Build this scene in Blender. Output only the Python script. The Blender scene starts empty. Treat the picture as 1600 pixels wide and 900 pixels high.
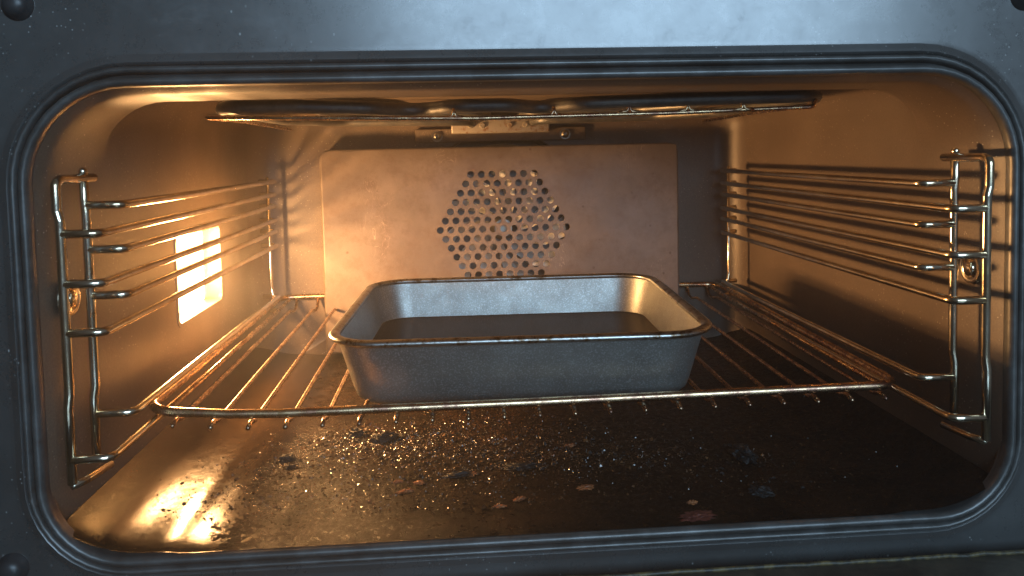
import bpy, bmesh, math, random
from mathutils import Vector, Matrix

S = bpy.context.scene
COL = S.collection
random.seed(7)

# ------------------------------------------------------------------ camera
F_PX, SHIFT_PX = 1220.18, -142.36            # focal length and crop offset measured on a 1600 px wide frame
PITCH, YAW, ROLL = -0.057, -0.0658, 0.0227
CAM = Vector((-0.0421, -0.4103, 0.1479))

def cam_dir(u, f, v):
    c, s = math.cos(ROLL), math.sin(ROLL)
    u, v = c*u - s*v, s*u + c*v
    x, y, z = u, f, -v
    c, s = math.cos(PITCH), math.sin(PITCH)
    y, z = c*y - s*z, s*y + c*z
    c, s = math.cos(YAW), math.sin(YAW)
    return Vector((c*x - s*y, s*x + c*y, z))

cam_data = bpy.data.cameras.new("camera")
cam = bpy.data.objects.new("camera", cam_data)
COL.objects.link(cam)
right, fwd, up = cam_dir(1, 0, 0), cam_dir(0, 1, 0), cam_dir(0, 0, -1)
cam.matrix_world = Matrix(((right.x, up.x, -fwd.x, CAM.x), (right.y, up.y, -fwd.y, CAM.y),
                           (right.z, up.z, -fwd.z, CAM.z), (0, 0, 0, 1)))
cam_data.sensor_width = 36
cam_data.lens = F_PX/1600*36
cam_data.shift_y = SHIFT_PX/1600
cam_data.clip_start = 0.01
cam_data.clip_end = 20
S.camera = cam

# ------------------------------------------------------------------ world, light, exposure
w = bpy.data.worlds.new("World"); S.world = w; w.use_nodes = True
bg = w.node_tree.nodes["Background"]
bg.inputs[1].default_value = 0.085
# the dim kitchen round the oven: darker to the left, paler up and to the right
wt = w.node_tree
wtc = wt.nodes.new('ShaderNodeTexCoord'); wsep = wt.nodes.new('ShaderNodeSeparateXYZ'); wt.links.new(wtc.outputs['Generated'], wsep.inputs[0])
wn = wt.nodes.new('ShaderNodeTexNoise'); wn.inputs['Scale'].default_value = 2.2; wt.links.new(wtc.outputs['Generated'], wn.inputs['Vector'])
wa = wt.nodes.new('ShaderNodeMath'); wa.operation = 'MULTIPLY_ADD'; wt.links.new(wsep.outputs[0], wa.inputs[0]); wa.inputs[1].default_value = .36; wt.links.new(wn.outputs['Fac'], wa.inputs[2])
wb = wt.nodes.new('ShaderNodeMath'); wb.operation = 'MULTIPLY_ADD'; wt.links.new(wsep.outputs[2], wb.inputs[0]); wb.inputs[1].default_value = .22; wt.links.new(wa.outputs[0], wb.inputs[2])
wr = wt.nodes.new('ShaderNodeValToRGB'); wt.links.new(wb.outputs[0], wr.inputs[0])
wr.color_ramp.elements[0].position = .25; wr.color_ramp.elements[0].color = (.24, .21, .175, 1)
wr.color_ramp.elements[1].position = .95; wr.color_ramp.elements[1].color = (.80, .88, 1.0, 1)
wt.links.new(wr.outputs[0], bg.inputs[0])

def area(name, loc, target, sx, sy, power, color, spread=180):
    l = bpy.data.lights.new(name, 'AREA'); l.shape = 'RECTANGLE'; l.size = sx; l.size_y = sy
    l.energy = power; l.color = color; l.spread = math.radians(spread)
    o = bpy.data.objects.new(name, l); COL.objects.link(o)
    o.location = loc
    o.rotation_euler = (Vector(target)-Vector(loc)).to_track_quat('-Z', 'Y').to_euler()
    return o
# the kitchen window behind and above the photographer
area('window_light', (0.42, -1.75, 0.60), (0.05, 0.0, 0.15), 1.35, 0.80, 31.0, (0.50, 0.75, 1.0))
# the lit oven lamp itself, behind its glass on the left wall
LAMP = Vector((-0.2675, 0.248, 0.058))
area('oven_lamp_light', LAMP, LAMP + Vector((1, 0, 0)), 0.050, 0.032, 4.0, (1.0, 0.50, 0.18), 180)

S.view_settings.view_transform = 'Standard'
S.view_settings.look = 'None'
S.view_settings.exposure = 0
S.view_settings.gamma = 1
S.render.engine = 'CYCLES'
S.cycles.use_denoising = True
S.cycles.max_bounces = 8
S.cycles.caustics_reflective = True
S.cycles.sample_clamp_indirect = 6
S.cycles.volume_step_rate = 1
S.render.resolution_x, S.render.resolution_y = 1024, 576

# ------------------------------------------------------------------ node helpers
class Mat:
    def __init__(s, name):
        s.m = bpy.data.materials.new(name); s.m.use_nodes = True
        s.t = s.m.node_tree; s.b = s.t.nodes['Principled BSDF']
        s.tc = s.t.nodes.new('ShaderNodeTexCoord')
        s.geo = s.t.nodes.new('ShaderNodeNewGeometry')
    def n(s, kind, **k):
        nd = s.t.nodes.new(kind)
        for a, v in k.items(): setattr(nd, a, v)
        return nd
    def link(s, a, b): s.t.links.new(a, b)
    def noise(s, scale, detail=4, rough=.55, dist=0, stretch=None):
        nd = s.n('ShaderNodeTexNoise'); nd.inputs['Scale'].default_value = scale
        nd.inputs['Detail'].default_value = detail; nd.inputs['Roughness'].default_value = rough
        nd.inputs['Distortion'].default_value = dist
        src = s.geo.outputs['Position']
        if stretch:
            mp = s.n('ShaderNodeMapping'); mp.inputs['Scale'].default_value = stretch
            s.link(src, mp.inputs['Vector']); src = mp.outputs[0]
        s.link(src, nd.inputs['Vector'])
        return nd.outputs['Fac']
    def ramp(s, fac, stops):
        nd = s.n('ShaderNodeValToRGB')
        e = nd.color_ramp.elements
        while len(e) < len(stops): e.new(.5)
        for el, (p, c) in zip(e, stops):
            el.position = p; el.color = (c, c, c, 1) if isinstance(c, (int, float)) else (*c, 1)
        s.link(fac, nd.inputs[0]); return nd.outputs[0]
    def dots(s, scale, size, soft=.02, stretch=None):
        nd = s.n('ShaderNodeTexVoronoi'); nd.inputs['Scale'].default_value = scale
        src = s.geo.outputs['Position']
        if stretch:
            mp = s.n('ShaderNodeMapping'); mp.inputs['Scale'].default_value = stretch
            s.link(src, mp.inputs['Vector']); src = mp.outputs[0]
        s.link(src, nd.inputs['Vector'])
        return s.ramp(nd.outputs['Distance'], [(0, 1.0), (size, 1.0), (size+soft, 0.0)])
    def mix(s, fac, a, b):
        nd = s.n('ShaderNodeMix', data_type='RGBA')
        for sock, v in ((nd.inputs[0], fac), (nd.inputs[6], a), (nd.inputs[7], b)):
            if isinstance(v, (int, float)): sock.default_value = v
            elif isinstance(v, tuple): sock.default_value = (*v, 1)
            else: s.link(v, sock)
        return nd.outputs[2]
    def math(s, op, a, b=None):
        nd = s.n('ShaderNodeMath', operation=op)
        for i, v in enumerate((a, b)):
            if v is None: continue
            if isinstance(v, (int, float)): nd.inputs[i].default_value = v
            else: s.link(v, nd.inputs[i])
        return nd.outputs[0]
    def set(s, **k):
        names = dict(color='Base Color', rough='Roughness', metal='Metallic', spec='Specular IOR Level', coat='Coat Weight',
                     coat_rough='Coat Roughness', ior='IOR', trans='Transmission Weight', em='Emission Color', ems='Emission Strength')
        for a, v in k.items():
            sock = s.b.inputs[names[a]]
            if isinstance(v, (int, float)): sock.default_value = v
            elif isinstance(v, tuple): sock.default_value = (*v, 1)
            else: s.link(v, sock)
        return s
    def bump(s, h, strength=.3, dist=.001):
        nd = s.n('ShaderNodeBump'); nd.inputs['Strength'].default_value = strength
        nd.inputs['Distance'].default_value = dist
        s.link(h, nd.inputs['Height']); s.link(nd.outputs[0], s.b.inputs['Normal']); return s

# speckled grey enamel of the cavity
m = Mat('cavity_enamel')
base = m.mix(m.ramp(m.noise(9, 6, .6), [(.35, 0.0), (.68, 1.0)]), (.098, .070, .050), (.152, .112, .082))
base = m.mix(m.ramp(m.noise(900, 3, .7), [(.40, 0.0), (.6, .75)]), base, (.085, .062, .045))
base = m.mix(m.math('MULTIPLY', m.dots(300, .09, .05), m.ramp(m.noise(25, 3), [(.44, 0.0), (.6, .8)])), base, (.5, .44, .36))
m.set(color=base, rough=m.ramp(m.noise(14, 5), [(.3, .36), (.7, .52)]), spec=.5)
m.bump(m.noise(700, 3), .12, .0004); CAVITY = m.m

m = Mat('cover_enamel')
base = m.mix(m.ramp(m.noise(13, 8, .68), [(.40, 0.0), (.62, 1.0)]), (.112, .086, .070), (.155, .122, .100))
base = m.mix(m.ramp(m.noise(75, 5, .7), [(.46, 0.0), (.66, .7)]), base, (.095, .062, .042))
base = m.mix(m.dots(55, .06, .03), base, (.08, .05, .035))
base = m.mix(m.math('MULTIPLY', m.ramp(m.noise(38, 7, .75, 1.0), [(.60, 0.0), (.66, .55)]), m.ramp(m.noise(9, 2), [(.5, 0.0), (.6, 1.0)])), base, (.07, .045, .03))
base = m.mix(m.math('MULTIPLY', m.ramp(m.noise(60, 3, .5, 2.5, (1, 1, .35)), [(.492, 0.0), (.5, .5), (.508, 0.0)]), m.ramp(m.noise(14, 2), [(.60, 0.0), (.64, 1.0)])), base, (.42, .34, .27))
m.set(color=base, rough=m.ramp(m.noise(20, 5), [(.3, .38), (.7, .55)]))
m.bump(m.noise(500, 3), .1, .0004); COVER = m.m

# dark front enamel with dust and smears
m = Mat('front_enamel')
base = m.mix(m.ramp(m.noise(6, 6, .6), [(.4, 0.0), (.7, 1.0)]), (.040, .041, .040), (.075, .078, .078))
dust = m.math('MULTIPLY', m.dots(300, .10, .05), m.ramp(m.noise(14, 4, .7), [(.52, 0.0), (.62, 1.0)]))
dust2 = m.math('MULTIPLY', m.dots(130, .050, .03, (1, 1, .7)), m.ramp(m.noise(9, 3, .7), [(.45, 0.0), (.55, 1.0)]))
hair = m.math('MULTIPLY', m.dots(70, .022, .012, (2.2, 1, .5)), .6)
d = m.math('MAXIMUM', m.math('MAXIMUM', dust, dust2), hair)
base = m.mix(m.math('MULTIPLY', d, .75), base, (.42, .43, .42))
smear = m.ramp(m.noise(34, 9, .8, .2), [(.36, .24), (.55, .32), (.72, .46)])
m.set(color=base, rough=smear, spec=1.0, coat=.7, coat_rough=.22)
m.bump(m.noise(60, 7, .7), .10, .0006); FRONT = m.m

m = Mat('rim_steel')
base = m.mix(m.ramp(m.noise(45, 6, .7), [(.42, 0.0), (.66, 1.0)]), (.065, .065, .062), (.12, .12, .118))
base = m.mix(m.ramp(m.noise(18, 7, .75), [(.60, 0.0), (.68, .8)]), base, (.05, .03, .018))
m.set(color=base, rough=m.ramp(m.noise(70, 5, .7), [(.3, .30), (.7, .44)]), metal=.35, spec=.6)
m.bump(m.noise(300, 4), .12, .0005); RIM = m.m

def wire(name, c1, c2, r1, r2, sc=60):
    m = Mat(name)
    base = m.mix(m.ramp(m.noise(sc, 6, .7), [(.42, 0.0), (.6, 1.0)]), c1, c2)
    m.set(color=base, rough=m.ramp(m.noise(sc*2, 4, .7), [(.35, r1), (.7, r2)]), metal=1.0)
    m.bump(m.noise(500, 2), .05, .0002); return m.m
CHROME = wire('heat_tinted_chrome', (.86, .78, .62), (.66, .52, .34), .12, .26)
RACKWIRE = wire('bronzed_rack_wire', (.80, .57, .33), (.34, .19, .13), .18, .38, 90)
RODWIRE = wire('dulled_rod_wire', (.58, .40, .25), (.22, .12, .09), .20, .42, 120)
m = Mat('element_sheath')
base = m.mix(m.ramp(m.noise(35, 6, .7), [(.4, 0.0), (.65, 1.0)]), (.10, .105, .11), (.20, .19, .17))
m.set(color=base, rough=.48, metal=.7); m.bump(m.noise(800, 3), .2, .0003); ELEMENT = m.m

m = Mat('tin_nonstick')
base = m.mix(m.ramp(m.noise(22, 7, .7), [(.38, 0.0), (.68, 1.0)]), (.19, .19, .176), (.27, .27, .25))
base = m.mix(m.ramp(m.noise(900, 2, .6), [(.50, 0.0), (.66, .7)]), base, (.38, .40, .40))
base = m.mix(m.math('MULTIPLY', m.ramp(m.noise(48, 7, .8, .5), [(.66, 0.0), (.72, .8)]), m.ramp(m.noise(8, 2), [(.5, 0.0), (.6, 1.0)])), base, (.09, .055, .03))
m.set(color=base, rough=m.ramp(m.noise(30, 6, .7), [(.3, .33), (.7, .48)]), metal=.72)
m.bump(m.noise(1400, 2), .35, .0003); TIN = m.m
m = Mat('tin_rim_metal')
base = m.mix(m.ramp(m.noise(120, 6, .75), [(.5, 0.0), (.62, 1.0)]), (.42, .42, .40), (.13, .085, .05))
m.set(color=base, rough=.3, metal=1.0); m.bump(m.noise(350, 4, .7), .4, .0005); TINRIM = m.m

m = Mat('dark_water')
m.set(color=(.034, .021, .012), rough=.10, ior=1.33, spec=.12)
m.bump(m.noise(24, 2), .05, .0006); WATER = m.m

# oven floor: brown glazed enamel under a crust of burnt sugar and fat
m = Mat('burnt_floor')
pos = m.n('ShaderNodeSeparateXYZ'); m.link(m.geo.outputs['Position'], pos.inputs[0])
left = m.n('ShaderNodeMapRange'); m.link(pos.outputs[0], left.inputs[0])
left.inputs[1].default_value = -.205; left.inputs[2].default_value = -.085
ragged = m.math('ADD', left.outputs[0], m.math('MULTIPLY', m.math('SUBTRACT', m.noise(28, 9, .8), .5), 1.7))
crust = m.ramp(ragged, [(.3, 0.0), (.62, 1.0)])
clean = m.mix(m.ramp(m.noise(70, 9, .8), [(.4, 0.0), (.66, 1.0)]), (.038, .022, .011), (.017, .009, .005))
burnt = m.mix(m.ramp(m.noise(40, 8, .75), [(.42, 0.0), (.6, 1.0)]), (.005, .0035, .0025), (.017, .0085, .0045))
c = m.mix(crust, clean, burnt)
c = m.mix(m.dots(150, .12, .08), c, (.012, .008, .006))
c = m.mix(m.math('MULTIPLY', m.dots(260, .07, .03), m.ramp(m.noise(20, 4), [(.5, 0.0), (.6, 1.0)])), c, (.34, .16, .06))
rg = m.mix(crust, m.ramp(m.noise(260, 4, .7), [(.35, .13), (.65, .22)]), m.ramp(m.noise(190, 5, .75), [(.38, .22), (.62, .60)]))
m.set(color=c, rough=rg, spec=m.math('SUBTRACT', .42, m.math('MULTIPLY', crust, .27)))
h = m.math('ADD', m.math('MULTIPLY', m.noise(300, 5, .75), .12), m.math('MULTIPLY', crust, m.math('ADD', m.noise(520, 5, .85), m.noise(70, 6, .7))))
m.bump(h, .5, .0016); FLOOR = m.m

m = Mat('caramel_crumbs')
base = m.mix(m.ramp(m.noise(120, 4), [(.42, 0.0), (.6, 1.0)]), (.020, .010, .006), (.13, .06, .025))
m.set(color=base, rough=.2, spec=.9); CRUMB = m.m
m = Mat('char'); m.set(color=m.mix(m.noise(300, 5, .7), (.006, .006, .006), (.022, .021, .020)), rough=.38, spec=.45)
m.bump(m.noise(500, 5, .8), .8, .0012); CHAR = m.m
m = Mat('orange_flake'); m.set(color=m.mix(m.ramp(m.noise(400, 4, .7), [(.4, 0.0), (.6, 1.0)]), (.38, .15, .055), (.16, .05, .02)), rough=.5)
m.bump(m.noise(600, 4), .5, .0006); FLAKE = m.m
m = Mat('red_flake'); m.set(color=m.mix(m.noise(400, 4), (.17, .05, .035), (.07, .02, .015)), rough=.5)
m.bump(m.noise(600, 4), .5, .0006); REDFLAKE = m.m

m = Mat('lamp_glass')
m.set(color=(1, .8, .5), rough=.3, em=(1.0, .60, .24), ems=36.0); LAMPGLASS = m.m
m = Mat('fan_metal'); m.set(color=m.mix(m.ramp(m.noise(60, 5), [(.4, 0.0), (.6, 1.0)]), (.95, .95, .93), (.80, .74, .66)), rough=.30, metal=.1); FANMETAL = m.m
m = Mat('dull_steel')
base = m.mix(m.ramp(m.noise(160, 6, .75), [(.5, 0.0), (.64, 1.0)]), (.40, .36, .31), (.24, .12, .05))
m.set(color=base, rough=.45, metal=.5); STEEL = m.m
m = Mat('screw_steel'); m.set(color=(.32, .29, .25), rough=.35, metal=.9); SCREW = m.m
m = Mat('black_plug'); m.set(color=(.03, .032, .034), rough=.38); PLUG = m.m
m = Mat('grimy_door_edge')
base = m.mix(m.ramp(m.noise(30, 7, .75, .5), [(.40, 0.0), (.62, 1.0)]), (.060, .055, .045), (.13, .12, .09))
m.set(color=base, rough=.5, metal=.3); m.bump(m.noise(150, 5), .3, .0008); DOOR = m.m
m = Mat('greasy_seal'); m.set(color=m.mix(m.ramp(m.noise(90, 6, .75), [(.45, 0.0), (.6, 1.0)]), (.03, .028, .02), (.13, .10, .04)), rough=.5)
m.bump(m.noise(200, 5), .5, .001); SEAL = m.m
m = Mat('door_glass'); m.set(color=(.015, .015, .015), rough=.15); GLASS = m.m

# ------------------------------------------------------------------ object helpers
def link(name, bm, mat, parent=None, smooth=True, auto=None, loc=None):
    me = bpy.data.meshes.new(name)
    bmesh.ops.recalc_face_normals(bm, faces=bm.faces[:])
    if smooth:
        for f in bm.faces: f.smooth = True
        if auto is not None:
            for e in bm.edges:
                if len(e.link_faces) == 2 and e.calc_face_angle(0) > math.radians(auto): e.smooth = False
    bm.to_mesh(me); bm.free()
    if mat: me.materials.append(mat)
    o = bpy.data.objects.new(name, me); COL.objects.link(o)
    if parent: o.parent = parent
    if loc: o.location = loc
    return o
def empty(name, loc=(0, 0, 0), rz=0):
    o = bpy.data.objects.new(name, None); COL.objects.link(o); o.location = loc; o.rotation_euler.z = rz
    o.empty_display_size = .02; return o
def tag(o, label, cat, group=None, kind=None):
    o['label'] = label; o['category'] = cat
    if group: o['group'] = group
    if kind: o['kind'] = kind
    return o

def fillet(pts, r, closed=False, k=6):
    pts = [Vector(p) for p in pts]; out = []; n = len(pts)
    for i, p in enumerate(pts):
        if not closed and i in (0, n-1): out.append(p); continue
        a, b = pts[(i-1) % n], pts[(i+1) % n]
        da, db = (a-p), (b-p)
        rr = r[i] if isinstance(r, (list, tuple)) else r
        ang = da.angle(db)
        if rr <= 0 or ang > 3.1: out.append(p); continue
        t = min(rr/math.tan(ang/2), da.length*.49, db.length*.49)
        A, B = p+da.normalized()*t, p+db.normalized()*t
        for j in range(k+1):
            s = j/k
            out.append(A*(1-s)**2 + p*2*s*(1-s) + B*s*s)
    return out
def tube(bm, pts, r, closed=False, seg=10, cap=True):
    n = len(pts); rings = []
    d0 = (pts[1]-pts[0]).normalized()
    nrm = d0.orthogonal().normalized()
    for i in range(n):
        if closed: d = (pts[(i+1) % n]-pts[i-1]).normalized()
        elif i == 0: d = (pts[1]-pts[0]).normalized()
        elif i == n-1: d = (pts[-1]-pts[-2]).normalized()
        else: d = ((pts[i+1]-pts[i]).normalized()+(pts[i]-pts[i-1]).normalized()).normalized()
        nrm = (nrm - d*nrm.dot(d)).normalized(); bn = d.cross(nrm)
        rings.append([bm.verts.new(pts[i]+(nrm*math.cos(2*math.pi*j/seg)+bn*math.sin(2*math.pi*j/seg))*r) for j in range(seg)])
    def bridge(A, B, sh=0):
        for j in range(seg): bm.faces.new((A[j], A[(j+1) % seg], B[(j+1+sh) % seg], B[(j+sh) % seg]))
    for i in range(n-1): bridge(rings[i], rings[i+1])
    if closed:
        sh = min(range(seg), key=lambda s: (rings[-1][0].co-rings[0][s].co).length)
        bridge(rings[-1], rings[0], sh)
    elif cap:
        for ring, d, at in ((rings[0], (pts[0]-pts[1]).normalized(), pts[0]), (rings[-1], (pts[-1]-pts[-2]).normalized(), pts[-1])):
            c = bm.verts.new(at+d*r*.55)
            for j in range(seg): bm.faces.new((ring[j], ring[(j+1) % seg], c))
def wire_obj(name, pts, r, mat, parent, fil=.005, closed=False, seg=10):
    bm = bmesh.new(); tube(bm, fillet(pts, fil, closed), r, closed, seg)
    return link(name, bm, mat, parent)

def rrect(hx, z0, z1, rt, rb, k=10, cx=0):
    """rounded rectangle outline in x,z; counter-clockwise, always 4*(k+1) points"""
    out = []
    for (sx, zc, r, a0) in ((1, z1, rt, 0), (-1, z1, rt, 90), (-1, z0, rb, 180), (1, z0, rb, 270)):
        ox = cx+sx*(hx-r); oz = zc-r if zc == z1 else zc+r
        for j in range(k+1):
            a = math.radians(a0+90*j/k); out.append((ox+r*math.cos(a), oz+r*math.sin(a)))
    return out
def dense(out, n=6):
    """split the long straight runs so lofts stay regular"""
    res = []
    for i, p in enumerate(out):
        q = out[(i+1) % len(out)]; res.append(p)
        if i % 11 == 10:
            for j in range(1, n): res.append((p[0]+(q[0]-p[0])*j/n, p[1]+(q[1]-p[1])*j/n))
    return res
def loft(bm, secs, closed_ring=True, cap0=False, cap1=False):
    rings = [[bm.verts.new(p) for p in s] for s in secs]; n = len(rings[0])
    for a, b in zip(rings, rings[1:]):
        for j in range(n): bm.faces.new((a[j], a[(j+1) % n], b[(j+1) % n], b[j]))
    if cap0: bm.faces.new(rings[0])
    if cap1: bm.faces.new(rings[-1])
    return rings
def box(bm, x0, x1, y0, y1, z0, z1, bev=0):
    r = bmesh.ops.create_cube(bm, size=1)
    for v in r['verts']:
        v.co = Vector(((x0+x1)/2+v.co.x*(x1-x0), (y0+y1)/2+v.co.y*(y1-y0), (z0+z1)/2+v.co.z*(z1-z0)))
    if bev:
        es = {e for v in r['verts'] for e in v.link_edges}
        bmesh.ops.bevel(bm, geom=list(es), offset=bev, segments=3, affect='EDGES', profile=.5)

# ------------------------------------------------------------------ the oven
oven = tag(empty('oven', (0, 0, -.1)), 'built in oven seen through its open front, dark enamel face around a lit brown cavity', 'oven')
def on(o):                                   # parents keep world coordinates: oven sits at z -.1
    o.parent = oven; o.location = o.location - Vector(oven.location); return o

HX, Z0, Z1 = .2603, -.0595, .1855             # aperture
def ring(d, y, r=.050): return [(x, y, z) for x, z in dense(rrect(HX+d, Z0-d, Z1+d, r+d, .040+d), 8)]

# front panel: plate with the opening cut out, its inner lip turned back
bm = bmesh.new()
outer = [(x, .0055, z) for x, z in dense(rrect(.44, -.0935, .36, .004, .004), 8)]
outer2 = [(x, .030, z) for x, z in dense(rrect(.44, -.0935, .36, .004, .004), 8)]
loft(bm, [ring(.0105, .0095), ring(.0112, .0050), ring(.0128, .0038), ring(.0148, .0044), ring(.0168, .0054), ring(.0172, .0055), ring(.0195, .0055), ring(.027, .0055), outer, outer2])
on(link('front_panel', bm, FRONT, auto=50))

# pressed rim: inner bead, groove, outer bead
bm = bmesh.new()
prof = [(-.0001, .0060), (0, .0030)]
for j in range(11):
    a = math.pi - math.pi*j/10; prof.append((.0025+.0025*math.cos(a), .0015-.0036*math.sin(a)))
prof += [(.0052, .0046), (.0066, .0060)]
for j in range(9):
    a = math.pi - math.pi*j/8; prof.append((.0088+.0020*math.cos(a), .0042-.0034*math.sin(a)))
prof += [(.0112, .010)]
loft(bm, [ring(d, y) for d, y in prof])
on(link('opening_rim', bm, RIM, auto=60))

# cavity liner
bm = bmesh.new()
def sec(y, hx, z0, z1, rt, rb): return [(x, y, z) for x, z in dense(rrect(hx, z0, z1, rt, rb), 8)]
secs = [sec(.0040, HX-.0002, Z0, Z1, .050, .040), sec(.0065, HX-.0008, Z0, .1845, .050, .034), sec(.010, .2588, Z0, .1828, .050, .026), sec(.014, .2582, Z0, .1821, .050, .020), sec(.022, .2572, Z0, .1821, .050, .014),
        sec(.055, .2562, Z0, .1824, .049, .012), sec(.072, .2560, Z0, .1828, .040, .012), sec(.079, .2560, Z0, .1845, .034, .012),
        sec(.090, .2560, Z0, .1925, .028, .012), sec(.100, .2558, Z0, .1960, .028, .012), sec(.150, .2558, Z0, .1975, .028, .012),
        sec(.25, .2556, Z0, .1975, .028, .012), sec(.345, .2555, Z0, .1965, .028, .012)]
for j in range(1, 9):
    a = math.pi/2*j/8
    secs.append(sec(.372+.033*math.sin(a), .2555-.030*(1-math.cos(a)), Z0, .1965-.012*(1-math.cos(a)), .028, .012))
def circle_sec(y, r, cz=.0705):
    base = dense(rrect(.2255, Z0, .1845, .028, .012), 8); out = []
    for x, z in base:
        a = math.atan2(z-cz, x); out.append((r*math.cos(a), y, cz+r*math.sin(a)))
    return out
secs += [circle_sec(.405, .100), circle_sec(.407, .098), circle_sec(.452, .098)]
loft(bm, secs, cap1=True)
# window of the lamp cut out of the left wall and turned outwards as a recess
LY0, LY1, LZ0, LZ1 = .1860, .2915, .0245, .0890
for co_, no_ in (((0, LY0, 0), (0, 1, 0)), ((0, LY1, 0), (0, 1, 0)), ((0, 0, LZ0), (0, 0, 1)), ((0, 0, LZ1), (0, 0, 1))):
    fs = [f for f in bm.faces if all(v.co.x < -.25 and .13 < v.co.y < .36 for v in f.verts)]
    bmesh.ops.bisect_plane(bm, geom=fs+list({e for f in fs for e in f.edges})+list({v for f in fs for v in f.verts}), plane_co=co_, plane_no=no_, dist=1e-6)
hole = [f for f in bm.faces if f.calc_center_median().x < -.25 and LY0 < f.calc_center_median().y < LY1 and LZ0 < f.calc_center_median().z < LZ1]
bmesh.ops.delete(bm, geom=hole, context='FACES')
rim_e = [e for e in bm.edges if e.is_boundary and all(v.co.x < -.25 and LY0-1e-4 < v.co.y < LY1+1e-4 and LZ0-1e-4 < v.co.z < LZ1+1e-4 for v in e.verts)]
ex = bmesh.ops.extrude_edge_only(bm, edges=rim_e)
for v in [g for g in ex['geom'] if isinstance(g, bmesh.types.BMVert)]: v.co.x = -.2715
on(link('cavity_liner', bm, CAVITY, auto=35))

# floor plate with embossed panel and crust
from mathutils import noise as NZ
def floor_h(x, y):
    z = -.0560
    e = abs(x)
    z -= .0014/(1+math.exp((e-.198)/.0024))                   # sunken middle
    z += .0110*max(0, (e-.210)/.040)**2.2                       # cove up to the wall
    z -= .0018*math.exp(-max(0, y-.0020)/.006)
    fx, fy = x, y
    blob = math.exp(-((fx+.045)/.105)**2-((fy-.115)/.055)**2)
    z += blob*(.0007*NZ.fractal(Vector((x*160, y*160, 0)), 1, 2, 4)+.0006)
    z += .00010*NZ.fractal(Vector((x*60, y*60, 3)), 1, 2, 3)
    return z
bm = bmesh.new(); NX, NY = 300, 240; rows = []
for j in range(NY+1):
    y = .0012+(.402-.0012)*(j/NY)**1.15
    hw = .2554
    rows.append([bm.verts.new((hw*(2*i/NX-1), y, floor_h(hw*(2*i/NX-1), y))) for i in range(NX+1)])
for a, b in zip(rows, rows[1:]):
    for i in range(NX): bm.faces.new((a[i], a[i+1], b[i+1], b[i]))
on(link('floor_plate', bm, FLOOR))

# fan cover with its hexagon of round holes
cu = bpy.data.curves.new('fan_cover_outline', 'CURVE'); cu.dimensions = '2D'; cu.fill_mode = 'BOTH'; cu.extrude = .0006
def poly(pts):
    s = cu.splines.new('POLY'); s.points.add(len(pts)-1); s.use_cyclic_u = True
    for p, q in zip(s.points, pts): p.co = (*q, 0, 1)
PX0, PX1, PZ0, PZ1 = -.1795, .1800, -.0500, .1520
edge = [(PX0, PZ0), (PX1, PZ0), (PX1, PZ1), (PX0, PZ1)]
poly(edge)
PITCHX = .01072
counts = [7, 8, 9, 10, 11, 12, 13, 12, 11, 10, 9, 8, 7]
hole_rows = []
for i, c in enumerate(counts):
    z = .1263-.00927*i
    for k in range(c):
        x = .0008+(k-(c-1)/2)*PITCHX
        poly([(x+.00355*math.cos(2*math.pi*j/20), z+.00355*math.sin(2*math.pi*j/20)) for j in range(20)])
co = bpy.data.objects.new('tmp', cu); COL.objects.link(co)
me = co.to_mesh(); bm = bmesh.new(); bm.from_mesh(me); co.to_mesh_clear(); bpy.data.objects.remove(co)
for v in bm.verts: v.co = Vector((v.co.x, .3800-v.co.z, v.co.y))
# turned-back flanges
def strip(pts_a, pts_b):
    A = [bm.verts.new(p) for p in pts_a]; B = [bm.verts.new(p) for p in pts_b]
    for i in range(len(A)-1): bm.faces.new((A[i], A[i+1], B[i+1], B[i]))
def edge_pts(y, g):
    pts = [(PX0-g, PZ0), (PX0-g, .070), (PX0-g, PZ1-.008)]
    for j in range(7):
        a = math.pi-math.pi/2*j/6; pts.append((PX0+.008+(.008+g)*math.cos(a), PZ1-.008+(.008+g)*math.sin(a)))
    for j in range(7):
        a = math.pi/2-math.pi/2*j/6; pts.append((PX1-.008+(.008+g)*math.cos(a), PZ1-.008+(.008+g)*math.sin(a)))
    pts += [(PX1+g, .070), (PX1+g, PZ0)]
    return [(x, y, z) for x, z in pts]
prev = [(x, .3794, z) for x, z in ((PX0, PZ0), (PX0, .07), (PX0, PZ1-.001))] + [(PX0, .3794, PZ1)]*7 + [(PX1, .3794, PZ1)]*7 + [(PX1, .3794, .07), (PX1, .3794, PZ0)]
for g, y in ((.0008, .3796), (.0018, .3804), (.0023, .3820), (.0024, .4045)):
    cur = edge_pts(y, g)
    strip(prev, cur); prev = cur
bmesh.ops.remove_doubles(bm, verts=bm.verts[:], dist=.00005)
on(link('fan_cover', bm, COVER, smooth=True, auto=28))

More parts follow.
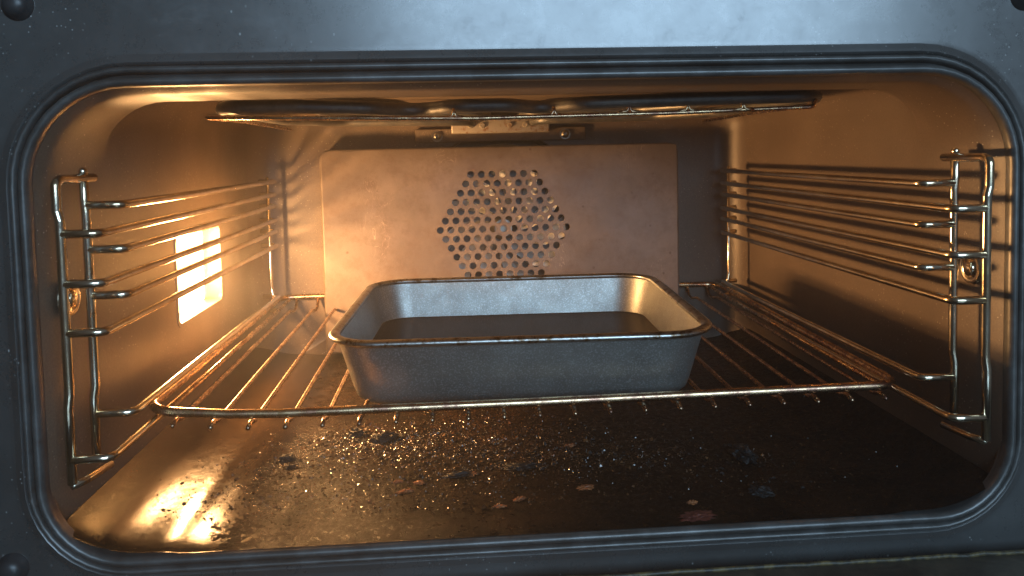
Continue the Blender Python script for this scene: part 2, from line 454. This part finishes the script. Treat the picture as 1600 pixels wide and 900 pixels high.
# fan behind the holes
bm = bmesh.new()
CZ = .0705
for k in range(11):
    a = 2*math.pi*k/11
    for (r0, a0, r1, a1) in ((.016, -.2, .030, 0), (.030, 0, .047, .16), (.047, .16, .066, .42)):
        p = [Vector((.001+r*math.cos(a+da), y, CZ+r*math.sin(a+da))) for r, da, y in
             ((r0, a0, .389), (r1, a1, .389), (r1, a1+.30, .408), (r0, a0+.30, .408))]
        bm.faces.new([bm.verts.new(q) for q in p])
fan = on(link('fan', bm, FANMETAL, auto=25))
bm = bmesh.new()
bmesh.ops.create_cone(bm, cap_ends=True, segments=24, radius1=.014, radius2=.009, depth=.02, matrix=Matrix.Translation((.001, .398, CZ)) @ Matrix.Rotation(math.pi/2, 4, 'X'))
h = link('fan_hub', bm, SCREW, auto=30); h.parent = fan; h.location = (0, 0, 0)
bm = bmesh.new()
bmesh.ops.create_cone(bm, cap_ends=True, segments=48, radius1=.070, radius2=.070, depth=.0015, matrix=Matrix.Translation((.001, .412, CZ)) @ Matrix.Rotation(math.pi/2, 4, 'X'))
h = link('fan_disc', bm, ELEMENT, auto=30); h.parent = fan; h.location = (0, 0, 0)
bm = bmesh.new()
for y in (.396, .407):
    tube(bm, [Vector((.001+.083*math.cos(t*math.pi/24), y, CZ+.083*math.sin(t*math.pi/24))) for t in range(48)], .0034, True, 8)
on(link('ring_element', bm, ELEMENT))

# bracket above the cover with two screws
bm = bmesh.new(); box(bm, -.0870, .0900, .4000, .4040, .1595, .1735, .0012)
on(link('element_bracket', bm, COVER, auto=40))
bm = bmesh.new(); box(bm, -.0500, .0515, .3925, .3990, .1680, .1840, .0018)
for x in (-.030, -.018, .010, .026):
    bmesh.ops.create_cone(bm, cap_ends=True, segments=12, radius1=.003, radius2=.0025, depth=.003, matrix=Matrix.Translation((x, .3915, .176)) @ Matrix.Rotation(math.pi/2, 4, 'X'))
on(link('element_flange', bm, STEEL, auto=40))
def screw_mesh(r=.0042, y=.398):
    bm = bmesh.new()
    bmesh.ops.create_cone(bm, cap_ends=True, segments=24, radius1=r*1.45, radius2=r*1.35, depth=.0012, matrix=Matrix.Rotation(math.pi/2, 4, 'X') @ Matrix.Translation((0, 0, -.0006)))
    s = [[(rr*math.cos(2*math.pi*j/18), yy, rr*math.sin(2*math.pi*j/18)) for j in range(18)] for rr, yy in
         ((r, -.001), (r*.95, -.0022), (r*.7, -.0031), (r*.42, -.0035), (r*.36, -.0018))]
    loft(bm, s, cap1=True)
    return bm
for x, z in ((-.0646, .1661), (.0682, .1659)):
    o = link('screw', screw_mesh(), SCREW, auto=35); o.location = (x, .3998, z); on(o)

# grill element: serpentine tube under the ceiling
pts = [(-.030, .392, .178), (-.030, .350, .178), (-.150, .350, .1795), (-.196, .300, .180), (-.198, .120, .1795), (-.185, .083, .1785),
       (-.140, .080, .1780), (-.098, .084, .1765), (-.078, .104, .1762), (-.062, .104, .1762), (-.044, .084, .1768), (-.010, .084, .1768), (.006, .102, .1762), (.020, .102, .1762),
       (.036, .084, .1770), (.100, .082, .1782), (.184, .083, .1790), (.2010, .108, .1800), (.197, .300, .1800), (.150, .350, .1795), (.034, .350, .178), (.034, .392, .178)]
pts = [(x, y, z+.0010) for x, y, z in pts]
on(wire_obj('grill_element', pts, .0044, ELEMENT, None, .02, seg=14))
pts2 = [(-.015, .392, .181), (-.015, .300, .181), (-.120, .295, .1815), (-.155, .250, .1815), (-.150, .150, .1815), (-.115, .120, .181), (-.085, .150, .181),
        (-.075, .220, .181), (.075, .220, .181), (.085, .150, .181), (.115, .120, .181), (.150, .150, .1815), (.155, .250, .1815), (.120, .295, .1815), (.020, .300, .181), (.020, .392, .181)]
pts2 = [(x, y, z+.0030) for x, y, z in pts2]
on(wire_obj('grill_element', pts2, .0034, ELEMENT, None, .02, seg=12))
# support rod and its hooks
bm = bmesh.new()
tube(bm, fillet([(-.1965, .084, .1735), (-.150, .082, .1722), (-.030, .081, .1697), (.090, .081, .1706), (.186, .083, .1728), (.190, .086, .1775)], .004), .0014, seg=8)
tube(bm, fillet([(-.1965, .084, .1735), (-.205, .20, .1760), (-.200, .34, .1740)], .01), .0014, seg=8)
tube(bm, fillet([(.1895, .088, .1738), (.200, .20, .1760), (.196, .34, .1740)], .01), .0014, seg=8)
for x in (.018, .066, .104, .140, -.045):
    z = .1697+.0000*x+(.0012 if abs(x) > .05 else .0)
    tube(bm, fillet([(x-.007, .0812, z+.0008), (x-.001, .0812, z+.0014), (x, .0812, z+.0062)], .002), .0009, seg=6)
    tube(bm, fillet([(x+.007, .0812, z+.0008), (x+.001, .0812, z+.0014), (x, .0812, z+.0062)], .002), .0009, seg=6)
on(link('element_support', bm, RACKWIRE))

# oven lamp: raised frame and glass on the left wall
def yz_ring(x, y0, y1, z0, z1, r, k=6):
    out = []
    for (yc, zc, a0) in ((y1-r, z1-r, 0), (y0+r, z1-r, 90), (y0+r, z0+r, 180), (y1-r, z0+r, 270)):
        for j in range(k+1):
            a = math.radians(a0+90*j/k); out.append((x, yc+r*math.cos(a), zc+r*math.sin(a)))
    return out
lamp = empty('oven_lamp', (-.2556, .223, .058)); on(lamp)
def lat(o):
    o.parent = lamp; o.location = Vector((.2556, -.223, -.058)); return o
bm = bmesh.new()
loft(bm, [yz_ring(-.2560, LY0-.0035, LY1+.0035, LZ0-.0035, LZ1+.0035, .007), yz_ring(-.2551, LY0-.0032, LY1+.0032, LZ0-.0032, LZ1+.0032, .007),
          yz_ring(-.2550, LY0-.0002, LY1+.0002, LZ0-.0002, LZ1+.0002, .005), yz_ring(-.2580, LY0+.0002, LY1-.0002, LZ0+.0002, LZ1-.0002, .005)])
lat(link('lamp_frame', bm, CAVITY, auto=60))
bm = bmesh.new()
loft(bm, [yz_ring(-.2713, LY0+.0004, LY1-.0004, LZ0+.0004, LZ1-.0004, .003), yz_ring(-.2702, LY0+.0006, LY1-.0006, LZ0+.0006, LZ1-.0006, .003), yz_ring(-.2692, LY0+.003, LY1-.003, LZ0+.003, LZ1-.003, .003)], cap1=True)
lat(link('lamp_glass', bm, LAMPGLASS, auto=50))

# retaining nuts of the side racks
for s in (-1, 1):
    bm = bmesh.new()
    sc_ = [[(x, rr*math.cos(2*math.pi*j/28), rr*math.sin(2*math.pi*j/28)) for j in range(28)] for rr, x in
           ((.0098, 0), (.0098, -.0020*s), (.0088, -.0032*s), (.0070, -.0034*s), (.0050, -.0024*s), (.0046, -.0040*s), (.0036, -.0046*s))]
    loft(bm, sc_, cap1=True)
    o = link('rack_nut', bm, CHROME, auto=35); o.location = (s*.2563, .0240, .0744); on(o)

# dome plugs in the corners of the front
for x, z in ((-.2630, .2280), (.2705, .2275), (-.2815, -.0640)):
    bm = bmesh.new()
    loft(bm, [[(rr*math.cos(2*math.pi*j/28), y, rr*math.sin(2*math.pi*j/28)) for j in range(28)] for rr, y in
              ((.0080, .0010), (.0080, -.0005), (.0066, -.0016), (.0062, -.0034), (.0052, -.0050), (.0034, -.0061), (.0014, -.0065))], cap1=True)
    o = link('corner_plug', bm, PLUG); o.location = (x, .0052, z); on(o)

# the door, folded down flat below the opening
bm = bmesh.new(); box(bm, -.43, .43, -.46, -.0075, -.1100, -.0800, .003)
door = on(link('door', bm, DOOR, auto=40))
bm = bmesh.new(); box(bm, -.36, .36, -.42, -.055, -.0802, -.0786, .0005)
g = link('door_glass', bm, GLASS, auto=40); g.parent = door
bm = bmesh.new()
random.seed(3)
tube(bm, [Vector((-.40+.8*i/80, -.0095+random.uniform(-.0004, .0004), -.0792+random.uniform(-.0004, .0004))) for i in range(81)], .0013, seg=8)
g = link('door_seal', bm, SEAL); g.parent = door

# ------------------------------------------------------------------ side racks
XS, XI, Y1, Y2, YB = .2440, .2245, -.0050, .0245, .376
ZR = {1: (.1245, 1), 2: (.1118, 0), 3: (.1005, 1), 4: (.0864, 0), 5: (.0754, 1), 6: (.0614, 0), 7: (.0102, 1), 8: (-.0039, 0)}
def side_rack(s, label):
    root = tag(empty('side_rack', (s*XS, .18, -.0175)), label, 'side rack', 'wire side racks of the oven')
    off = -Vector(root.location)
    def part(name, pts, r=.0021, fil=.005, mat=CHROME):
        o = wire_obj(name, [Vector((s*p[0], p[1], p[2])) for p in pts], r, mat, root, fil); o.location = off; return o
    W = XS+.0004
    part('upright', [(W-.001, .034, .1392), (W, Y1+.004, .1392), (W, Y1, .1375), (W, Y1, .1235), (XS-.0008, Y1, .1185), (XS-.0008, Y1, .030), (XS+.0002, Y1, .0225), (XS+.0002, Y1, -.0165)],
         .0024, [0, .001, .007, .004, .004, .004, .004, 0])
    part('upright', [(W, Y2, .1420), (W, Y2, .1265), (XS, Y2, .1205), (XS, Y2, .0260), (XS+.0012, Y2, .0190), (XS+.0012, Y2, -.0140)], .0024, .004)
    part('upright', [(.2315, .372, .1285), (.2315, .372, .0180), (.2300, .371, .0120), (.2315, .372, .0020)], .0017, .004)
    for k, (z, behind) in ZR.items():
        y = Y2 if behind else Y1
        zz = z
        part('rail', [(XS, y, zz), (XI, y, zz), (XI-.0002, YB-.004, zz), (XI+.016, YB, zz)], .0023, .006)
    part('foot_hook', [(XS+.0002, Y1, -.0175), (XS-.003, .004, -.0178), (.2376, .0235, -.0178)], .0022, .002)
    bm = bmesh.new()
    bmesh.ops.create_uvsphere(bm, u_segments=12, v_segments=8, radius=.0023, matrix=Matrix.Translation((s*W, Y2, .1428)))
    o = link('cap', bm, CHROME, root); o.location = off
    return root
side_rack(-1, 'left wire side rack, its rails running in front of the glowing oven lamp')
side_rack(1, 'wire side rack on the right oven wall, its rails casting dark shadow bands')

# ------------------------------------------------------------------ shelf rack
YF, YR, RW = .0530, .4000, .2290
rack = tag(empty('oven_shelf', (0, .2265, -.009)), 'bronzed wire shelf carrying the baking tin across the oven', 'oven shelf')
off = -Vector(rack.location)
def TILT(x, y):                                                # measured: sags at the front, higher at the left corner
    f = -.0034+.0045*max(0, x)+max(0, -x-.15)**2*.9
    b = .0042-.012*max(0, x-.10)
    t = (y-YF)/(YR-YF)
    return f*(1-t)+b*t
bm = bmesh.new()
out = fillet([(-RW, YF, 0), (RW, YF, 0), (RW, YR, 0), (-RW, YR, 0)], .016, True, 10)
# subdivide the front so that it can bow
pts = []
for i, p in enumerate(out):
    q = out[(i+1) % len(out)]; n = 14 if (p-q).length > .1 else 1
    for j in range(n):
        v = p.lerp(q, j/n)
        v.z = TILT(v.x, v.y)
        pts.append(v)
tube(bm, pts, .0028, True, 12)
o = link('outer_frame', bm, RACKWIRE, rack); o.location = off
random.seed(5)
for i in range(21):
    x = -.2130+i*.02150; z = TILT(x, YF)-.0062; zb = TILT(x, YR)-.0062
    bm = bmesh.new()
    jit = random.uniform(-.0004, .0004)
    tube(bm, fillet([(x, YF-.0050, z-.0008), (x, YF+.002, z+.0010), (x, YF+.010, z-.0014), (x+jit, YR-.034, zb-.0014), (x+jit, YR-.018, zb-.0050), (x+jit, YR-.007, zb-.0040), (x+jit, YR+.0005, zb+.0052)], .008), .00142, seg=8)
    o = link('rod', bm, RODWIRE, rack); o.location = off
for s in (-1, 1):                                              # inner side wires with the stop kink
    x = s*.2195; z = TILT(x, YF)-.002; zm = TILT(x, .22)-.002; zb = TILT(x, YR)-.002
    bm = bmesh.new()
    tube(bm, fillet([(x, YF+.002, z), (x, .215, zm), (x-s*.003, .222, zm+.002), (x-s*.003, .236, zm+.002), (x, .243, zm), (x, YR, zb)], .004), .0016, seg=8)
    o = link('stop_wire', bm, RACKWIRE, rack); o.location = off
# ------------------------------------------------------------------ baking tin
TZ = -.0072                                                    # top of the rods
tin = tag(empty('baking_tin', (-.0025, .1640, TZ), math.radians(-1.9)), 'grey metal baking tin with rolled rim standing on the wire shelf', 'baking tin')
def xy_ring(hx, hy, r, z, k=8, n=6):
    out = []
    for (sx, sy, a0) in ((1, 1, 0), (-1, 1, 90), (-1, -1, 180), (1, -1, 270)):
        for j in range(k+1):
            a = math.radians(a0+90*j/k); out.append((sx*(hx-r)+r*math.cos(a), sy*(hy-r)+r*math.sin(a), z))
    return out
tin.rotation_euler.x = .0165
H, RX, RY = .0425, .1188, .1040
BX, BY = .1070, .0935
secs = []
def lerp(t, inset=0): return (BX+(RX-BX)*t-inset, BY+(RY-BY)*t-inset, .022+.008*t-inset*.5)
for ins, z in ((.012, .0), (.0055, .0), (.0022, .0010), (.0004, .0035)):
    hx, hy, r = lerp(z/H, ins); secs.append(xy_ring(hx, hy, max(r, .01), z))
for t in (.2, .4, .6, .8, 1.0):
    hx, hy, r = lerp(t); secs.append(xy_ring(hx, hy, r, H*t))
hx, hy, r = lerp(1.0, .0010); secs.append(xy_ring(hx, hy, r, H))
for t in (.85, .5, .16):
    hx, hy, r = lerp(t, .0010); secs.append(xy_ring(hx, hy, r, H*t))
for ins, z in ((.0016, .0040), (.0034, .0018), (.0065, .0010), (.013, .0010)):
    hx, hy, r = lerp(z/H, ins); secs.append(xy_ring(hx, hy, max(r, .01), z))
bm = bmesh.new(); loft(bm, secs, cap0=True, cap1=True)
link('tin_body', bm, TIN, tin, auto=45)
bm = bmesh.new()
prof = [(math.cos(a)*.0036, math.sin(a)*.0024) for a in [math.radians(-200+i*30) for i in range(13)]]
loft(bm, [xy_ring(RX+.0012+dx, RY+.0012+dx, .031+dx, H+.0004+dz) for dx, dz in prof])
link('tin_rim', bm, TINRIM, tin)

water = tag(empty('water', (-.0025, .1640, TZ+.0016), math.radians(-1.9)), 'dark still water half filling the grey baking tin', 'water')
bm = bmesh.new()
t = .0150/H; hx, hy, r = lerp(t, .0013); hx0, hy0, r0 = lerp(.05, .0050)
loft(bm, [xy_ring(hx0, hy0, r0, 0), xy_ring(hx, hy, r, .0134), xy_ring(hx-.0006, hy-.0006, r, .0131), xy_ring(hx-.004, hy-.004, r, .0130)], cap0=True, cap1=True)
link('water_body', bm, WATER, water, auto=60)

# ------------------------------------------------------------------ burnt spills on the floor
def grain(verts, faces, x, y, z, r, flat, rnd):
    b = len(verts)
    R = Matrix.Rotation(rnd.uniform(0, 6.28), 3, 'Z') @ Matrix.Rotation(rnd.uniform(0, .7), 3, 'X')
    for d in ((1, 0, 0), (0, 1, 0), (-1, 0, 0), (0, -1, 0), (0, 0, 1), (0, 0, -1)):
        v = R @ (Vector(d)*r*rnd.uniform(.6, 1.3)); verts.append((x+v.x, y+v.y, z+v.z*flat+r*flat*.4))
    for f in ((0, 1, 4), (1, 2, 4), (2, 3, 4), (3, 0, 4), (1, 0, 5), (2, 1, 5), (3, 2, 5), (0, 3, 5)):
        faces.append(tuple(b+i for i in f))
rnd = random.Random(11)
clusters = [(-.120, .143, .022, .016, 1000), (-.095, .150, .030, .020, 900), (-.162, .114, .020, .018, 350), (-.060, .125, .040, .020, 900), (-.040, .180, .030, .018, 500),
            (.000, .140, .045, .030, 900), (.040, .105, .040, .016, 420), (.060, .085, .050, .012, 260), (-.080, .095, .050, .018, 500), (-.13, .06, .045, .020, 420),
            (-.05, .05, .06, .02, 300), (.10, .05, .06, .03, 200), (0, .12, .15, .07, 420), (-.19, .06, .03, .03, 130)]
verts, faces = [], []
for cx, cy, sx, sy, n in clusters:
    for _ in range(int(n*3.2)):
        x, y = rnd.gauss(cx, sx), rnd.gauss(cy, sy)
        if not (-.235 < x < .235 and .030 < y < .36): continue
        r = .00024*math.exp(abs(rnd.gauss(0, .55)))
        grain(verts, faces, x, y, floor_h(x, y), min(r, .0022), rnd.uniform(.5, 1), rnd)
me = bpy.data.meshes.new('crumbs'); me.from_pydata(verts, [], faces); me.materials.append(CRUMB)
cr = bpy.data.objects.new('crumbs', me); COL.objects.link(cr)
tag(cr, 'glistening burnt sugar crumbs strewn over the oven floor', 'crumbs', kind='stuff')

bits, bfaces = [], []
for cx, cy, sx, sy, n in ((-.118, .143, .018, .012, 70), (-.098, .150, .020, .008, 60), (-.162, .112, .010, .010, 26), (-.055, .125, .035, .018, 60), (-.040, .080, .022, .006, 26),
                          (.030, .108, .035, .012, 45), (-.010, .086, .020, .006, 26), (.125, .050, .030, .020, 22), (-.19, .045, .022, .018, 16)):
    for _ in range(n):
        x, y = rnd.gauss(cx, sx), rnd.gauss(cy, sy)
        if not (-.235 < x < .235 and .030 < y < .36): continue
        rr = rnd.uniform(.0006, .0016)
        for q in range(3): grain(bits, bfaces, x+rnd.gauss(0, rr*.6), y+rnd.gauss(0, rr*.6), floor_h(x, y), rr*rnd.uniform(.5, 1), rnd.uniform(.5, 1), rnd)
me = bpy.data.meshes.new('burnt_bits'); me.from_pydata(bits, [], bfaces); me.materials.append(CHAR)
bb = bpy.data.objects.new('burnt_bits', me); COL.objects.link(bb)
tag(bb, 'small black burnt bits clumped among the glistening crumbs', 'burnt bits', kind='stuff')

def lump(name, x, y, sx, sy, sz, mat, label, cat, group, seed, rz=0, amp=.35, sub=4):
    bm = bmesh.new(); bmesh.ops.create_icosphere(bm, subdivisions=sub, radius=1)
    for v in bm.verts:
        n = NZ.fractal(v.co*2.6+Vector((seed*7.3, 0, 0)), .8, 2.2, 5)
        v.co *= 1+amp*n
        v.co = Vector((v.co.x*sx, v.co.y*sy, max(v.co.z, -.55)*sz+sz*.5))
    o = link(name, bm, mat, auto=50); o.location = (x, y, floor_h(x, y)-.0002); o.rotation_euler.z = rz
    return tag(o, label, cat, group)
GC, GF = 'charred lumps on the oven floor', 'orange food flakes on the oven floor'
lump('charred_lump', .1400, .085, .0060, .0110, .0050, CHAR, 'largest black charred lump, lying in shadow on the right of the oven floor', 'charred food', GC, 1, .3, .5, 4)
lump('charred_lump', .1310, .031, .0065, .0042, .0030, CHAR, 'small bluish charred scrap in front of the largest black lump', 'charred food', GC, 2, -.5, .6)
lump('charred_lump', -.1020, .146, .0095, .0045, .0034, CHAR, 'long charred ridge amid the glistening crumbs behind the front bar', 'charred food', GC, 3, .5, .5)
lump('charred_lump', -.1235, .158, .0050, .0040, .0040, CHAR, 'round charred knob at the left end of the glistening crumb patch', 'charred food', GC, 4, 0, .5)
lump('charred_lump', -.1640, .118, .0050, .0038, .0028, CHAR, 'dark crusty lump farthest left among the crumbs', 'charred food', GC, 5, .3, .5)
lump('charred_lump', -.1590, .104, .0030, .0025, .0020, CHAR, 'small dark lump just in front of the farthest left crusty one', 'charred food', GC, 6, .9, .5)
lump('charred_lump', -.0480, .078, .0085, .0030, .0018, CHAR, 'thin dark charred strip beside the orange flakes', 'charred food', GC, 7, .1, .5)
lump('charred_lump', -.0080, .086, .0100, .0040, .0018, CHAR, 'flat reddish black crust between the crumbs and the round orange flake', 'charred food', GC, 8, .1, .5)
def flake(x, y, sx, sy, mat, label, seed, rz=0): return lump('food_flake', x, y, sx, sy, .0009, mat, label, 'food flake', GF, seed, rz, .85)
flake(.0292, .0507, .0042, .0030, FLAKE, 'round orange flake alone on the floor right of the crumb patch', 21, .2)
flake(-.0120, .0397, .0034, .0020, FLAKE, 'small orange flake left of the round orange one', 22, .5)
flake(-.0245, .0319, .0028, .0016, FLAKE, 'smallest orange flake, nearest the front in the middle of the floor', 23)
flake(-.0802, .0583, .0042, .0018, FLAKE, 'ragged orange flake, foremost of the flakes at the left of the crumb patch', 24, .3)
flake(-.0725, .0690, .0028, .0020, FLAKE, 'orange flake just behind the ragged one', 25, -.3)
flake(-.0860, .0730, .0026, .0016, FLAKE, 'tiny orange flake between the ragged one and the crumbs', 26)
flake(.0290, .1187, .0032, .0024, FLAKE, 'orange flake farthest back, below the shelf rods', 27, .4)
flake(.0849, .0084, .0082, .0046, REDFLAKE, 'large dull red flake at the front edge of the oven floor', 28, .1)
flake(.0873, .0238, .0024, .0018, FLAKE, 'pale tan crumb just behind the large dull red flake', 29)
flake(-.0398, .0790, .0022, .0034, FLAKE, 'small orange speck at the front of the thin charred strip', 30)

# ------------------------------------------------------------------ added thin haze volume, standing in for the lens glare of the lamp
bm = bmesh.new(); box(bm, -.60, .60, -.75, .60, -.30, .50)
hz = link('haze', bm, None, smooth=False)
hm = bpy.data.materials.new('haze'); hm.use_nodes = True
nt = hm.node_tree; nt.nodes.clear()
ov = nt.nodes.new('ShaderNodeOutputMaterial'); vp = nt.nodes.new('ShaderNodeVolumePrincipled')
vp.inputs['Color'].default_value = (.9, .88, .85, 1); vp.inputs['Density'].default_value = .09; vp.inputs['Anisotropy'].default_value = .55
nt.links.new(vp.outputs[0], ov.inputs['Volume']); hz.data.materials.append(hm)
hz['kind'] = 'stuff'; hz['label'] = 'thin added haze in and before the oven, imitating the lens glare of its lamp'; hz['category'] = 'haze'
